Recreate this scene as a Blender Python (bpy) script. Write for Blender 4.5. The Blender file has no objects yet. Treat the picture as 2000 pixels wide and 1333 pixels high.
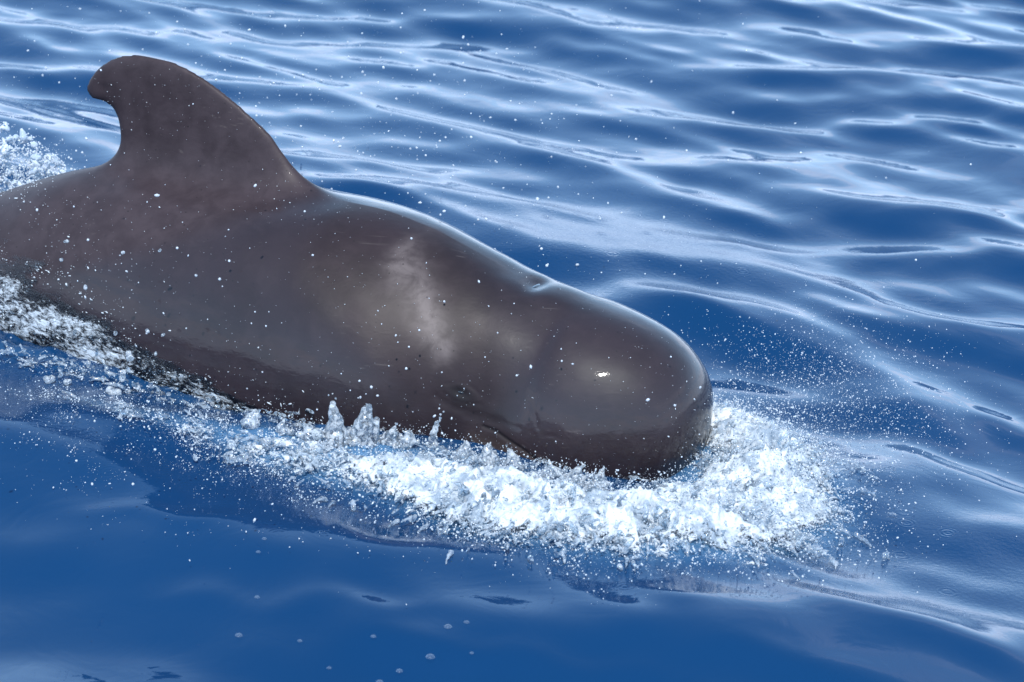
import bpy, bmesh, math, random
import numpy as np
rng = np.random.default_rng(7)
scene = bpy.context.scene
COL = scene.collection

# ------------------------------------------------------------------ camera
PITCH, DIST, ROLL = math.radians(20), 9.64, math.radians(4)
AIM = np.array([0, 0, 0.2])
fwd = np.array([0, math.cos(PITCH), -math.sin(PITCH)])
CAM = AIM - fwd * DIST
r0 = np.array([1.0, 0, 0]); u0 = np.cross(r0, fwd)
cr = r0 * math.cos(ROLL) + u0 * math.sin(ROLL)
cu = -r0 * math.sin(ROLL) + u0 * math.cos(ROLL)
from mathutils import Matrix, Vector
cam_data = bpy.data.cameras.new('camera'); cam = bpy.data.objects.new('camera', cam_data); COL.objects.link(cam)
cam.matrix_world = Matrix(((cr[0], cu[0], -fwd[0], CAM[0]), (cr[1], cu[1], -fwd[1], CAM[1]), (cr[2], cu[2], -fwd[2], CAM[2]), (0, 0, 0, 1)))
cam_data.sensor_width = 36.0
cam_data.lens = 18.0 / math.tan(math.radians(10))
cam_data.clip_start = 0.1; cam_data.clip_end = 12000
cam_data.dof.use_dof = True
cam_data.dof.focus_distance = 9.35
cam_data.dof.aperture_fstop = 4.5
scene.camera = cam

# ------------------------------------------------------------------ sky and sun
SUN_EL, SUN_AZ = math.radians(56), math.radians(-177)      # azimuth clockwise from +Y
world = bpy.data.worlds.new('World'); scene.world = world; world.use_nodes = True
nt = world.node_tree; nt.nodes.clear()
def wn(t, **k):
    n = nt.nodes.new(t)
    for a, b in k.items(): setattr(n, a, b)
    return n
out = wn('ShaderNodeOutputWorld'); bg = wn('ShaderNodeBackground')
sky = wn('ShaderNodeTexSky', sky_type='NISHITA', sun_disc=False, sun_elevation=SUN_EL, sun_rotation=SUN_AZ)
sky.air_density = 1.0; sky.dust_density = 0.6; sky.ozone_density = 2.0
bg.inputs['Strength'].default_value = SKY_STRENGTH = 0.15
# drifting broken cloud, thicker towards the horizon all round
tc = wn('ShaderNodeTexCoord')
sep = wn('ShaderNodeSeparateXYZ'); nt.links.new(tc.outputs['Generated'], sep.inputs[0])
zc = wn('ShaderNodeMath', operation='MAXIMUM'); nt.links.new(sep.outputs['Z'], zc.inputs[0]); zc.inputs[1].default_value = 0.0
zo = wn('ShaderNodeMath', operation='ADD'); nt.links.new(zc.outputs[0], zo.inputs[0]); zo.inputs[1].default_value = 0.12
dv = wn('ShaderNodeVectorMath', operation='DIVIDE'); nt.links.new(tc.outputs['Generated'], dv.inputs[0])
cmb = wn('ShaderNodeCombineXYZ'); nt.links.new(zo.outputs[0], cmb.inputs[0]); nt.links.new(zo.outputs[0], cmb.inputs[1]); cmb.inputs[2].default_value = 1.0
nt.links.new(cmb.outputs[0], dv.inputs[1])
cn = wn('ShaderNodeTexNoise'); cn.inputs['Scale'].default_value = 0.9; cn.inputs['Detail'].default_value = 3; cn.inputs['Roughness'].default_value = 0.45
nt.links.new(dv.outputs[0], cn.inputs['Vector'])
cm = wn('ShaderNodeMapRange', interpolation_type='SMOOTHSTEP'); nt.links.new(cn.outputs['Fac'], cm.inputs['Value'])
cm.inputs['From Min'].default_value = 0.76; cm.inputs['From Max'].default_value = 1.04; cm.inputs['To Max'].default_value = 0.9
mx = wn('ShaderNodeMix', data_type='RGBA'); nt.links.new(cm.outputs[0], mx.inputs['Factor'])
tint = wn('ShaderNodeMix', data_type='RGBA', blend_type='MULTIPLY'); tint.inputs['Factor'].default_value = 1.0
nt.links.new(sky.outputs[0], tint.inputs['A']); tint.inputs['B'].default_value = (0.72, 1.0, 1.0, 1)     # camera white balance
# pale haze low over the horizon, all round
hz1 = wn('ShaderNodeMath', operation='SUBTRACT'); hz1.inputs[0].default_value = 1.0; nt.links.new(zc.outputs[0], hz1.inputs[1])
hz2 = wn('ShaderNodeMath', operation='POWER'); nt.links.new(hz1.outputs[0], hz2.inputs[0]); hz2.inputs[1].default_value = 1.8
hz3 = wn('ShaderNodeMath', operation='MULTIPLY'); nt.links.new(hz2.outputs[0], hz3.inputs[0]); hz3.inputs[1].default_value = 0.88
hm = wn('ShaderNodeMix', data_type='RGBA'); nt.links.new(hz3.outputs[0], hm.inputs['Factor'])
nt.links.new(tint.outputs['Result'], hm.inputs['A']); hm.inputs['B'].default_value = (5.9, 9.0, 13.4, 1)
cz = wn('ShaderNodeMath', operation='MULTIPLY_ADD'); nt.links.new(hz2.outputs[0], cz.inputs[0]); cz.inputs[1].default_value = 0.5; nt.links.new(cn.outputs['Fac'], cz.inputs[2])
nt.links.new(cz.outputs[0], cm.inputs['Value'])
nt.links.new(hm.outputs['Result'], mx.inputs['A']); mx.inputs['B'].default_value = (7.8, 9.0, 11.4, 1)
nt.links.new(mx.outputs['Result'], bg.inputs['Color']); nt.links.new(bg.outputs[0], out.inputs['Surface'])

sun_data = bpy.data.lights.new('sun', 'SUN'); sun = bpy.data.objects.new('sun', sun_data); COL.objects.link(sun)
sun_data.energy = 4.0; sun_data.angle = math.radians(0.53); sun_data.color = (1.0, 0.965, 0.92)
sv = Vector((math.sin(SUN_AZ) * math.cos(SUN_EL), math.cos(SUN_AZ) * math.cos(SUN_EL), math.sin(SUN_EL)))
sun.rotation_euler = sv.to_track_quat('Z', 'Y').to_euler()
sun.location = sv * 50

scene.view_settings.view_transform = 'Standard'; scene.view_settings.look = 'None'
scene.view_settings.exposure = 0.62; scene.view_settings.gamma = 1.0
scene.render.engine = 'CYCLES'
scene.cycles.use_denoising = True
scene.cycles.max_bounces = 8; scene.cycles.transparent_max_bounces = 12
scene.cycles.caustics_reflective = False; scene.cycles.caustics_refractive = False

# ------------------------------------------------------------------ helpers
def link(name, me, mat=None, parent=None, **props):
    o = bpy.data.objects.new(name, me); COL.objects.link(o)
    if mat and me is not None:
        me.materials.clear(); me.materials.append(mat)
    if parent: o.parent = parent
    for k, v in props.items(): o[k] = v
    return o
def mesh_np(name, V, F, smooth=True):
    """mesh from numpy vertices and faces (all faces with the same number of corners)"""
    V = np.ascontiguousarray(V, np.float32); F = np.ascontiguousarray(F, np.int32)
    me = bpy.data.meshes.new(name)
    me.vertices.add(len(V)); me.vertices.foreach_set('co', V.ravel())
    n, k = F.shape
    me.loops.add(n * k); me.loops.foreach_set('vertex_index', F.ravel())
    me.polygons.add(n)
    me.polygons.foreach_set('loop_start', np.arange(0, n * k, k, dtype=np.int32))
    me.polygons.foreach_set('loop_total', np.full(n, k, np.int32))
    me.polygons.foreach_set('use_smooth', np.full(n, smooth, bool))
    me.update(calc_edges=True); me.validate()
    return me
_perm = np.concatenate([np.random.default_rng(3).permutation(256)] * 2)
_grad = np.random.default_rng(4).normal(size=(256, 3)); _grad /= np.linalg.norm(_grad, axis=1)[:, None]
def noise3(x, y, z):
    """gradient noise, about -1..1"""
    x, y, z = np.broadcast_arrays(np.asarray(x, float), np.asarray(y, float), np.asarray(z, float))
    xi, yi, zi = np.floor(x).astype(int), np.floor(y).astype(int), np.floor(z).astype(int)
    fx, fy, fz = x - xi, y - yi, z - zi
    xi &= 255; yi &= 255; zi &= 255
    sx, sy, sz = [f * f * f * (f * (f * 6 - 15) + 10) for f in (fx, fy, fz)]
    r = 0
    for a in (0, 1):
        wx = sx if a else 1 - sx
        for b in (0, 1):
            wy = sy if b else 1 - sy
            for c in (0, 1):
                wz = sz if c else 1 - sz
                g = _grad[_perm[_perm[_perm[(xi + a) & 255] + ((yi + b) & 255)] + ((zi + c) & 255)]]
                r = r + wx * wy * wz * (g[..., 0] * (fx - a) + g[..., 1] * (fy - b) + g[..., 2] * (fz - c))
    return r * 1.6
def fbm(x, y, z, oct=4, rough=0.5, lac=2.03):
    r = 0; a = 1; t = 0
    for i in range(oct):
        r = r + a * noise3(x * lac ** i + 17 * i, y * lac ** i - 9 * i, z * lac ** i + 5 * i); t += a; a *= rough
    return r / t
def sstep(a, b, x):
    t = np.clip((x - a) / (b - a), 0, 1); return t * t * (3 - 2 * t)
def poly_dist(px, py, line):
    """distance to a polyline, fraction along it, and side (+ = left of its direction)"""
    best = np.full(px.shape, 1e9); fr = np.zeros(px.shape); sd = np.zeros(px.shape)
    L = np.asarray(line, float); seg = np.hypot(*np.diff(L, axis=0).T); tot = seg.sum(); acc = 0
    for i in range(len(L) - 1):
        a, b = L[i], L[i + 1]; d = b - a
        t = np.clip(((px - a[0]) * d[0] + (py - a[1]) * d[1]) / (d @ d), 0, 1)
        qx, qy = px - a[0] - t * d[0], py - a[1] - t * d[1]
        r = np.hypot(qx, qy); m = r < best
        best = np.where(m, r, best); fr = np.where(m, (acc + t * seg[i]) / tot, fr)
        sd = np.where(m, np.sign(d[0] * qy - d[1] * qx), sd); acc += seg[i]
    return best, fr, sd
class Mat:
    def __init__(s, name):
        s.m = bpy.data.materials.new(name); s.m.use_nodes = True; s.t = s.m.node_tree; s.t.nodes.clear()
        s.out = s.n('ShaderNodeOutputMaterial')
    def n(s, typ, ins=None, **k):
        n = s.t.nodes.new(typ)
        for a, b in k.items(): setattr(n, a, b)
        for a, b in (ins or {}).items():
            if isinstance(b, bpy.types.NodeSocket): s.t.links.new(b, n.inputs[a])
            else: n.inputs[a].default_value = b
        return n
    def noise(s, vec, scale, detail=4, rough=0.5, dist=0.0):
        return s.n('ShaderNodeTexNoise', {'Vector': vec, 'Scale': scale, 'Detail': detail, 'Roughness': rough, 'Distortion': dist}).outputs['Fac']
    def ramp(s, v, a, b, lo=0.0, hi=1.0):
        return s.n('ShaderNodeMapRange', {'Value': v, 'From Min': a, 'From Max': b, 'To Min': lo, 'To Max': hi}, interpolation_type='SMOOTHSTEP').outputs[0]
    def mix(s, f, a, b):
        n = s.n('ShaderNodeMix', data_type='RGBA')
        for k, v in ((0, f), (6, a), (7, b)):
            if isinstance(v, bpy.types.NodeSocket): s.t.links.new(v, n.inputs[k])
            else: n.inputs[k].default_value = v if k == 0 else (*v, 1)
        return n.outputs[2]
    def math(s, op, a, b=0.0):
        n = s.n('ShaderNodeMath', operation=op)
        for k, v in ((0, a), (1, b)):
            if isinstance(v, bpy.types.NodeSocket): s.t.links.new(v, n.inputs[k])
            else: n.inputs[k].default_value = v
        return n.outputs[0]
    def surf(s, sock): s.t.links.new(sock, s.out.inputs['Surface'])
# ------------------------------------------------------------------ the sea
_w = np.random.default_rng(21)
WAVES = []
for lam, amp, n, spread in ((5.2, .036, 4, .35), (2.6, .016, 6, .40), (1.40, .0095, 9, .42), (0.80, .0082, 12, .45), (0.47, .0050, 16, .50), (0.29, .0014, 14, .7), (0.18, .0003, 8, 1.0)):
    for i in range(n):
        l = lam * _w.uniform(.78, 1.25); a = amp * _w.uniform(.5, 1.2) / math.sqrt(n) * 1.9
        d = math.radians(68) + _w.normal() * spread
        WAVES.append((2 * math.pi / l * math.cos(d), 2 * math.pi / l * math.sin(d), a, _w.uniform(0, 6.283), l))
FOAM_LINE = [(-1.36, -.50), (-1.1, -.65), (-.76, -.82), (-.28, -.94), (.04, -1.12), (.34, -1.18), (.60, -1.08), (.80, -.82), (.84, -.50), (.77, -.30), (.69, -.16)]
FLANK_LINE = [(-2.3, .25), (-1.9, .04), (-1.62, -.09), (-1.35, -.24), (-1.1, -.37), (-.85, -.50), (-.62, -.60)]   # where the sea meets the whale's side
CREST_LINE = [(-3.4, .1), (-2.6, -.25), (-2.09, -.51), (-1.56, -.78), (-1.2, -1.02), (-.78, -1.3), (-.46, -1.50), (-.1, -1.60), (.52, -1.73), (.76, -1.78), (1.47, -1.80), (2.04, -1.82), (3.2, -1.95)]
NOSE_LINE = [(.1, 1.0), (.40, .98), (.80, .86), (1.12, .66), (1.34, .36), (1.42, .05), (1.38, -.3)]
def sea_shape(x, y):
    """broad shape that the whale pushes up: its bow wave and the ring ahead of the snout"""
    b, f, side = poly_dist(x, y, CREST_LINE)
    sd = b * np.where(side > 0, 1, -1)                   # + on the whale's side
    h = np.where(sd > 0, .085 * np.exp(-(sd / .30) ** 2) , .085 * np.exp(-(sd / .36) ** 2))
    h = h * sstep(-3.3, -1.8, x) * (1 - .75 * sstep(.5, 1.5, x))
    h = h - .035 * np.exp(-((sd + .75) / .35) ** 2) * sstep(-3.3, -1.8, x) * (1 - sstep(.6, 2.0, x))
    b2, f2, s2 = poly_dist(x, y, NOSE_LINE)
    h = h + .050 * np.exp(-(b2 / .22) ** 2) * sstep(0, .25, f2) * (1 - .5 * sstep(.75, 1, f2))
    for bx, by, sx, sy, am in ((-.39, -1.74, .17, .05, .0105), (.14, -2.03, .27, .065, .014), (.42, -1.66, .15, .05, .008), (-1.02, -1.28, .20, .05, .009), (-.75, -1.72, .25, .06, .007), (.75, -1.98, .3, .07, .010)):
        ca, sa = math.cos(-.22), math.sin(-.22); ux = (x - bx) * ca + (y - by) * sa; uy = -(x - bx) * sa + (y - by) * ca
        h = h + am * np.exp(-(ux / sx) ** 2 - ((uy + .02 * np.sin(ux * 19)) / sy) ** 2)     # small wavelets on the face of the bow wave
    b3, _, _ = poly_dist(x, y, FOAM_LINE)
    return h + .03 * np.exp(-(b3 / .22) ** 2)
def sea_waves(x, y, minlam=0.0):
    dx = np.zeros_like(x); dy = np.zeros_like(x); dz = np.zeros_like(x)
    # calmer water in the lee, close to the whale's near side
    calm = 1 - .08 * np.exp(-(((x + .3) / 1.3) ** 2 + ((y + 1.9) / .8) ** 2))
    wx = x + .10 * noise3(x * .9, y * .9, 1.3); wy = y + .10 * noise3(x * .9, y * .9, 7.7)
    for kx, ky, a, p, l in WAVES:
        ok = 1.0 if np.isscalar(minlam) and minlam == 0 else sstep(1, 2, l / np.maximum(minlam, 1e-6))
        th = kx * wx + ky * wy + p; k = math.hypot(kx, ky)
        aa = a * ok * (calm if l < 1.8 else 1)
        dz += aa * np.cos(th); q = 0.6
        dx -= q * aa * kx / k * np.sin(th); dy -= q * aa * ky / k * np.sin(th)
    return dx, dy, dz
def sea_z(x, y):
    x = np.asarray(x, float); y = np.asarray(y, float)
    return sea_waves(x, y)[2] + sea_shape(x, y)
def foam_density(x, y):
    b, f, sd_ = poly_dist(x, y, FOAM_LINE)
    b = b / np.where(sd_ > 0, np.interp(f, [0, .1, .25, .5, .6], [1, 1.3, 1.9, 1.5, 1]), 1)
    sig = np.interp(f, [0, .15, .35, .55, .7, .82, 1], [.045, .065, .12, .20, .23, .20, .13])
    amp = np.interp(f, [0, .12, .3, .45, .8, 1], [.20, .32, .58, .92, 1.0, .8])
    d1 = amp * np.exp(-(b / sig) ** 2 * .75)
    b4, f4, _ = poly_dist(x, y, FLANK_LINE)
    return np.maximum(d1, np.interp(f4, [0, .2, .6, 1], [.26, .18, .16, .12]) * np.exp(-(b4 / .055) ** 2))

def axis(a, b, step, far, grow=1.16):
    core = np.arange(a, b + 1e-6, step); lo = []; hi = []
    s = step; p = a
    while p > -far: s *= grow; p -= s; lo.append(p)
    s = step; p = core[-1]
    while p < far: s *= grow; p += s; hi.append(p)
    return np.concatenate([lo[::-1], core, hi])
gx = axis(-3.3, 3.4, .016, 6000); gy = axis(-2.8, 7.2, .020, 6000)
X, Y = np.meshgrid(gx, gy)
sp = np.maximum(np.gradient(gx)[None, :], np.gradient(gy)[:, None]) * 3.0
dx, dy, dz = sea_waves(X, Y, sp)
shape = sea_shape(X, Y)
fd = foam_density(X, Y)
rough = fd * (.020 * fbm(X * 9, Y * 9, 2.0, 3) + .008 * fbm(X * 24, Y * 24, 5.0, 2))
near_flank = np.exp(-(poly_dist(X, Y, [(-1.9, .10), (-1.2, -.30), (-.5, -.70)])[0] / .14) ** 2)
rough = rough + near_flank * (.045 * fbm(X * 7, Y * 7, 3.0, 3) + .018)
SV = np.stack([X + dx, Y + dy, dz + shape + rough], -1).reshape(-1, 3)
ny, nx = X.shape
idx = np.arange(ny * nx).reshape(ny, nx)
SF = np.stack([idx[:-1, :-1], idx[:-1, 1:], idx[1:, 1:], idx[1:, :-1]], -1).reshape(-1, 4)
sea_me = mesh_np('sea', SV, SF)
at = sea_me.attributes.new('foam', 'FLOAT', 'POINT'); at.data.foreach_set('value', fd.astype(np.float32).ravel())
ring = np.exp(-(((X - .45) / .75) ** 2 + ((Y - 1.65) / .8) ** 2)) + .8 * np.exp(-(((X - 1.5) / .5) ** 2 + ((Y + 1.1) / .45) ** 2)) + .5 * np.exp(-(poly_dist(X, Y, FOAM_LINE)[0] / .42) ** 2)
at = sea_me.attributes.new('rings', 'FLOAT', 'POINT'); at.data.foreach_set('value', np.clip(ring, 0, 1).astype(np.float32).ravel())

W = Mat('sea_water')
geo = W.n('ShaderNodeNewGeometry').outputs['Position']
fa = W.n('ShaderNodeAttribute', attribute_name='foam').outputs['Fac']
ra = W.n('ShaderNodeAttribute', attribute_name='rings').outputs['Fac']
# ripples and the rings left by falling drops (relief only)
flat = W.n('ShaderNodeVectorMath', {0: geo, 1: (1, 1, 0)}, operation='MULTIPLY').outputs[0]
warp = W.n('ShaderNodeVectorMath', {0: flat, 1: W.n('ShaderNodeTexNoise', {'Vector': flat, 'Scale': 2.0}).outputs['Color']}, operation='ADD').outputs[0]
rip = W.noise(warp, 11.0, 2, .45)
vor = W.n('ShaderNodeTexVoronoi', {'Vector': flat, 'Scale': 8.0, 'Randomness': 1.0}, feature='F1')
dist = vor.outputs['Distance']
rsel = W.ramp(W.n('ShaderNodeSeparateColor', {0: vor.outputs['Color']}).outputs[0], .35, .6)
rings = W.math('MULTIPLY', W.math('MULTIPLY', W.math('SINE', W.math('MULTIPLY', dist, 58.0)), W.ramp(dist, .12, .42, 1, 0)), W.math('MULTIPLY', rsel, ra))
hgt = W.math('ADD', W.math('MULTIPLY', rip, .0010), W.math('MULTIPLY', rings, .0006))
fine = W.noise(flat, 60.0, 3, .6)
hgt = W.math('ADD', hgt, W.math('MULTIPLY', W.math('MULTIPLY', fine, ra), .0016))
bump = W.n('ShaderNodeBump', {'Height': hgt, 'Strength': 1.0, 'Distance': 1.0}).outputs[0]
deep = W.mix(W.noise(flat, .6, 2), (.0020, .023, .075), (.0030, .030, .092))
deep = W.mix(W.ramp(fa, .02, .6, 0, .8), deep, (.07, .17, .30))
wat = W.n('ShaderNodeBsdfPrincipled', {'Base Color': deep, 'Roughness': .03, 'IOR': 1.333, 'Normal': bump})
fn = W.noise(flat, 34.0, 6, .68, .6)
fmask = W.ramp(W.math('ADD', W.math('MULTIPLY', fa, .75), W.math('MULTIPLY', fn, .9)), .86, 1.20)
fbump = W.n('ShaderNodeBump', {'Height': fn, 'Strength': .3, 'Distance': .006}).outputs[0]
foamb = W.n('ShaderNodeBsdfPrincipled', {'Base Color': (.58, .65, .72, 1), 'Roughness': .5, 'Normal': fbump})
W.surf(W.n('ShaderNodeMixShader', {0: fmask, 1: wat.outputs[0], 2: foamb.outputs[0]}).outputs[0])
sea = link('sea', sea_me, W.m, kind='structure', label='deep blue rippled open sea reflecting sky and cloud')
# ------------------------------------------------------------------ whale: body profile (metres, s = distance behind the snout)
def smooth_interp(x, xp, fp):
    """monotone cubic (pchip) interpolation"""
    xp = np.asarray(xp, float); fp = np.asarray(fp, float)
    h = np.diff(xp); d = np.diff(fp) / h
    m = np.zeros_like(fp)
    for i in range(1, len(fp) - 1):
        if d[i - 1] * d[i] > 0:
            w1 = 2 * h[i] + h[i - 1]; w2 = h[i] + 2 * h[i - 1]
            m[i] = (w1 + w2) / (w1 / d[i - 1] + w2 / d[i])
    m[0] = d[0]; m[-1] = d[-1]
    x = np.clip(x, xp[0], xp[-1])
    k = np.clip(np.searchsorted(xp, x) - 1, 0, len(h) - 1)
    t = (x - xp[k]) / h[k]
    return ((1 + 2 * t) * (1 - t) ** 2 * fp[k] + t * (1 - t) ** 2 * h[k] * m[k]
            + t * t * (3 - 2 * t) * fp[k + 1] + t * t * (t - 1) * h[k] * m[k + 1])

WH_TH = math.radians(24)
WH_P = np.array([-0.3602, -0.0919, 0.0])               # a point on the whale's mid plane
WH_D = np.array([math.cos(WH_TH), -math.sin(WH_TH), 0.0])   # swimming direction
WH_N = np.array([-math.sin(WH_TH), -math.cos(WH_TH), 0.0])  # its right-hand side
WH_NOSE = WH_P + 1.072 * WH_D
def wh_world(q):
    q = np.asarray(q, float)
    return WH_NOSE - q[..., 0:1] * WH_D + q[..., 1:2] * WH_N + q[..., 2:3] * np.array([0, 0, 1.0])

# station: s, top, bottom, half width, height of the widest point (0 bottom .. 1 top)
STA = np.array([
 # s     top    bot    hw
 [0.000, 0.195, 0.165, 0.000],
 [0.006, 0.248, 0.075, 0.080],
 [0.025, 0.297, 0.005, 0.148],
 [0.070, 0.353, -.075, 0.217],
 [0.145, 0.407, -.150, 0.277],
 [0.245, 0.446, -.205, 0.320],
 [0.380, 0.475, -.240, 0.349],
 [0.500, 0.493, -.275, 0.352],
 [0.600, 0.512, -.303, 0.350],
 [0.690, 0.533, -.327, 0.364],
 [0.770, 0.557, -.343, 0.388],
 [0.870, 0.584, -.361, 0.424],
 [1.000, 0.618, -.385, 0.466],
 [1.220, 0.645, -.400, 0.490],
 [1.450, 0.646, -.400, 0.490],
 [1.700, 0.628, -.370, 0.470],
 [2.000, 0.612, -.320, 0.425],
 [2.300, 0.570, -.290, 0.360],
 [2.700, 0.395, -.280, 0.280],
 [3.200, 0.120, -.330, 0.200],
 [3.800, -.170, -.450, 0.130],
 [4.400, -.420, -.580, 0.075],
 [4.900, -.600, -.680, 0.050],
])
def wh_ring(s, nphi=96):
    """points of the cross-sections at the stations s; returns (len(s), nphi, 3) in whale coordinates"""
    s = np.asarray(s, float)
    u = np.sqrt(s); us = np.sqrt(STA[:, 0])
    top = smooth_interp(u, us, STA[:, 1]); bot = smooth_interp(u, us, STA[:, 2]); hw = smooth_interp(u, us, STA[:, 3])
    zc = bot + (top - bot) * 0.46
    ph = np.linspace(0, 2 * math.pi, nphi, endpoint=False)
    c, n = np.cos(ph)[None, :], np.sin(ph)[None, :]
    ex = 0.94                                           # slightly full flanks
    z = np.where(n >= 0, zc[:, None] + (top - zc)[:, None] * np.abs(n) ** ex,
                 zc[:, None] - (zc - bot)[:, None] * np.abs(n) ** ex)
    win = np.clip((s - .40) / .2, 0, 1) * np.clip((1.6 - s) / .4, 0, 1)         # the shoulder sits further back higher up
    se = np.clip(s[:, None] - 0.85 * (np.logaddexp(0, (z - .36) * 18) / 18) * win[:, None], 0, 4.9)
    hz_ = smooth_interp(np.sqrt(se).ravel(), us, STA[:, 3]).reshape(se.shape)
    y = hz_ * np.sign(c) * np.abs(c) ** ex
    return np.stack([np.broadcast_to(s[:, None], y.shape), y, z], -1)
# ------------------------------------------------------------------ whale: one continuous body
def closed_loft(rings):
    """quads and end fans (as degenerate-free triangles padded to quads elsewhere) -> verts, list of faces"""
    m, n, _ = rings.shape
    V = rings.reshape(-1, 3).tolist(); F = []
    for i in range(m - 1):
        for j in range(n):
            a, b = i * n + j, i * n + (j + 1) % n
            F.append((a, b, b + n, a + n))
    for e, r in ((0, rings[0]), (1, rings[-1])):
        c = len(V); V.append(r.mean(0).tolist()); o = 0 if e == 0 else (m - 1) * n
        for j in range(n):
            a, b = o + j, o + (j + 1) % n
            F.append((c, b, a) if e == 0 else (c, a, b))
    return V, F
def resample(P, n):
    P = np.asarray(P, float); d = np.concatenate([[0], np.cumsum(np.hypot(*np.diff(P, axis=0).T))])
    t = np.linspace(0, d[-1], n)
    return np.stack([smooth_interp(t, d, P[:, 0]), smooth_interp(t, d, P[:, 1])], -1)
parts = [closed_loft(wh_ring(np.linspace(0.0015, math.sqrt(4.9), 260) ** 2, 96))]
# dorsal fin: leading and trailing edge in the mid plane (s, z), low root sunk into the back
FIN_LEAD = [(1.354, 0.501), (1.344, 0.611), (1.374, 0.661), (1.455, 0.711), (1.525, 0.761), (1.595, 0.821), (1.665, 0.867), (1.736, 0.907), (1.806, 0.945), (1.876, 0.973), (1.945, 0.994), (2.017, 1.005), (2.087, 1.004), (2.157, 0.992), (2.213, 0.97), (2.262, 0.933), (2.3, 0.889)]
FIN_TRAIL = [(2.512, 0.28700000000000003), (2.532, 0.447), (2.436, 0.502), (2.364, 0.545), (2.292, 0.582), (2.249, 0.61), (2.214, 0.648), (2.192, 0.687), (2.185, 0.727), (2.192, 0.77), (2.213, 0.8), (2.242, 0.81), (2.274, 0.809), (2.301, 0.822), (2.314, 0.847), (2.308, 0.873)]
L = resample(FIN_LEAD, 60); T = resample(FIN_TRAIL, 60)
rings = []
for i in range(60):
    f = i / 59
    th = np.interp(f, [0, .12, .25, .45, .7, .9, 1], [.140, .085, .050, .032, .024, .018, .008])
    a = np.linspace(0, 2 * math.pi, 40, endpoint=False)
    ch = (1 - np.cos(a)) / 2                              # 0 lead .. 1 trail
    y = th * np.sign(np.sin(a)) * np.abs(np.sin(a)) ** .9 * (1.12 - .45 * ch)
    p = L[i][None] * (1 - ch)[:, None] + T[i][None] * ch[:, None]
    rings.append(np.stack([p[:, 0], y, p[:, 1]], -1))
parts.append(closed_loft(np.array(rings)))
# flippers and tail flukes, below the surface
for sgn in (1, -1):
    rg = []
    for f in np.linspace(0, 1, 24):
        cx = 1.02 + .75 * f ** 1.25; cy = sgn * (.34 + .62 * f - .12 * f * f); cz = -.20 - .30 * f
        ch = .15 * (1 - f) ** .6 + .015; a = np.linspace(0, 2 * math.pi, 24, endpoint=False)
        rg.append(np.stack([cx + ch * np.cos(a), np.full(24, cy), cz + (.035 * (1 - .7 * f)) * np.sin(a)], -1))
    parts.append(closed_loft(np.array(rg)))
    rg = []
    for f in np.linspace(0, 1, 24):
        cx = 4.78 + .32 * f; cy = sgn * .60 * f; ch = .17 * (1 - f) ** .7 + .012; a = np.linspace(0, 2 * math.pi, 24, endpoint=False)
        rg.append(np.stack([cx + ch * np.cos(a), np.full(24, cy), -.62 + (.030 * (1 - .7 * f)) * np.sin(a)], -1))
    parts.append(closed_loft(np.array(rg)))
V = []; F = []
for v, f in parts:
    o = len(V); V += v; F += [tuple(k + o for k in q) for q in f]
me = bpy.data.meshes.new('whale_rough'); me.from_pydata(V, [], F); me.update()
bm = bmesh.new(); bm.from_mesh(me); bmesh.ops.recalc_face_normals(bm, faces=bm.faces[:]); bm.to_mesh(me); bm.free()
tmp = bpy.data.objects.new('whale_rough', me); COL.objects.link(tmp)
md = tmp.modifiers.new('r', 'REMESH'); md.mode = 'VOXEL'; md.voxel_size = .0105; md.use_smooth_shade = True
dg = bpy.context.evaluated_depsgraph_get()
whale_me = bpy.data.meshes.new_from_object(tmp.evaluated_get(dg)); whale_me.name = 'pilot_whale'
bpy.data.objects.remove(tmp); bpy.data.meshes.remove(me)
def load():
    global nv, Q, E, deg, one
    nv = len(whale_me.vertices)
    Q = np.empty(nv * 3, np.float32); whale_me.vertices.foreach_get('co', Q); Q = Q.reshape(-1, 3).astype(float)
    E = np.empty(len(whale_me.edges) * 2, np.int32); whale_me.edges.foreach_get('vertices', E); E = E.reshape(-1, 2)
    deg = np.bincount(E.ravel(), minlength=nv).astype(float)[:, None]; one = np.ones((nv, 1))
load()
def lap(Q, w, n):
    for _ in range(n):
        S = np.stack([np.bincount(E[:, 0], Q[E[:, 1], k], nv) + np.bincount(E[:, 1], Q[E[:, 0], k], nv) for k in range(3)], -1)
        Q = Q + w * (S / deg - Q)
    return Q
for _ in range(12): Q = lap(lap(Q, one * .5, 1), one * -.515, 1)
Q = lap(Q, one * .5, 3)
body_top = smooth_interp(np.sqrt(np.clip(Q[:, 0], 0, 4.9)), np.sqrt(STA[:, 0]), STA[:, 1])
junc = sstep(1.25, 1.42, Q[:, 0]) * (1 - sstep(2.45, 2.75, Q[:, 0])) * np.exp(-((Q[:, 2] - body_top - .01) / .095) ** 2) * (np.abs(Q[:, 1]) < .3)
Q = lap(Q, .5 * junc[:, None], 160)
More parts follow.
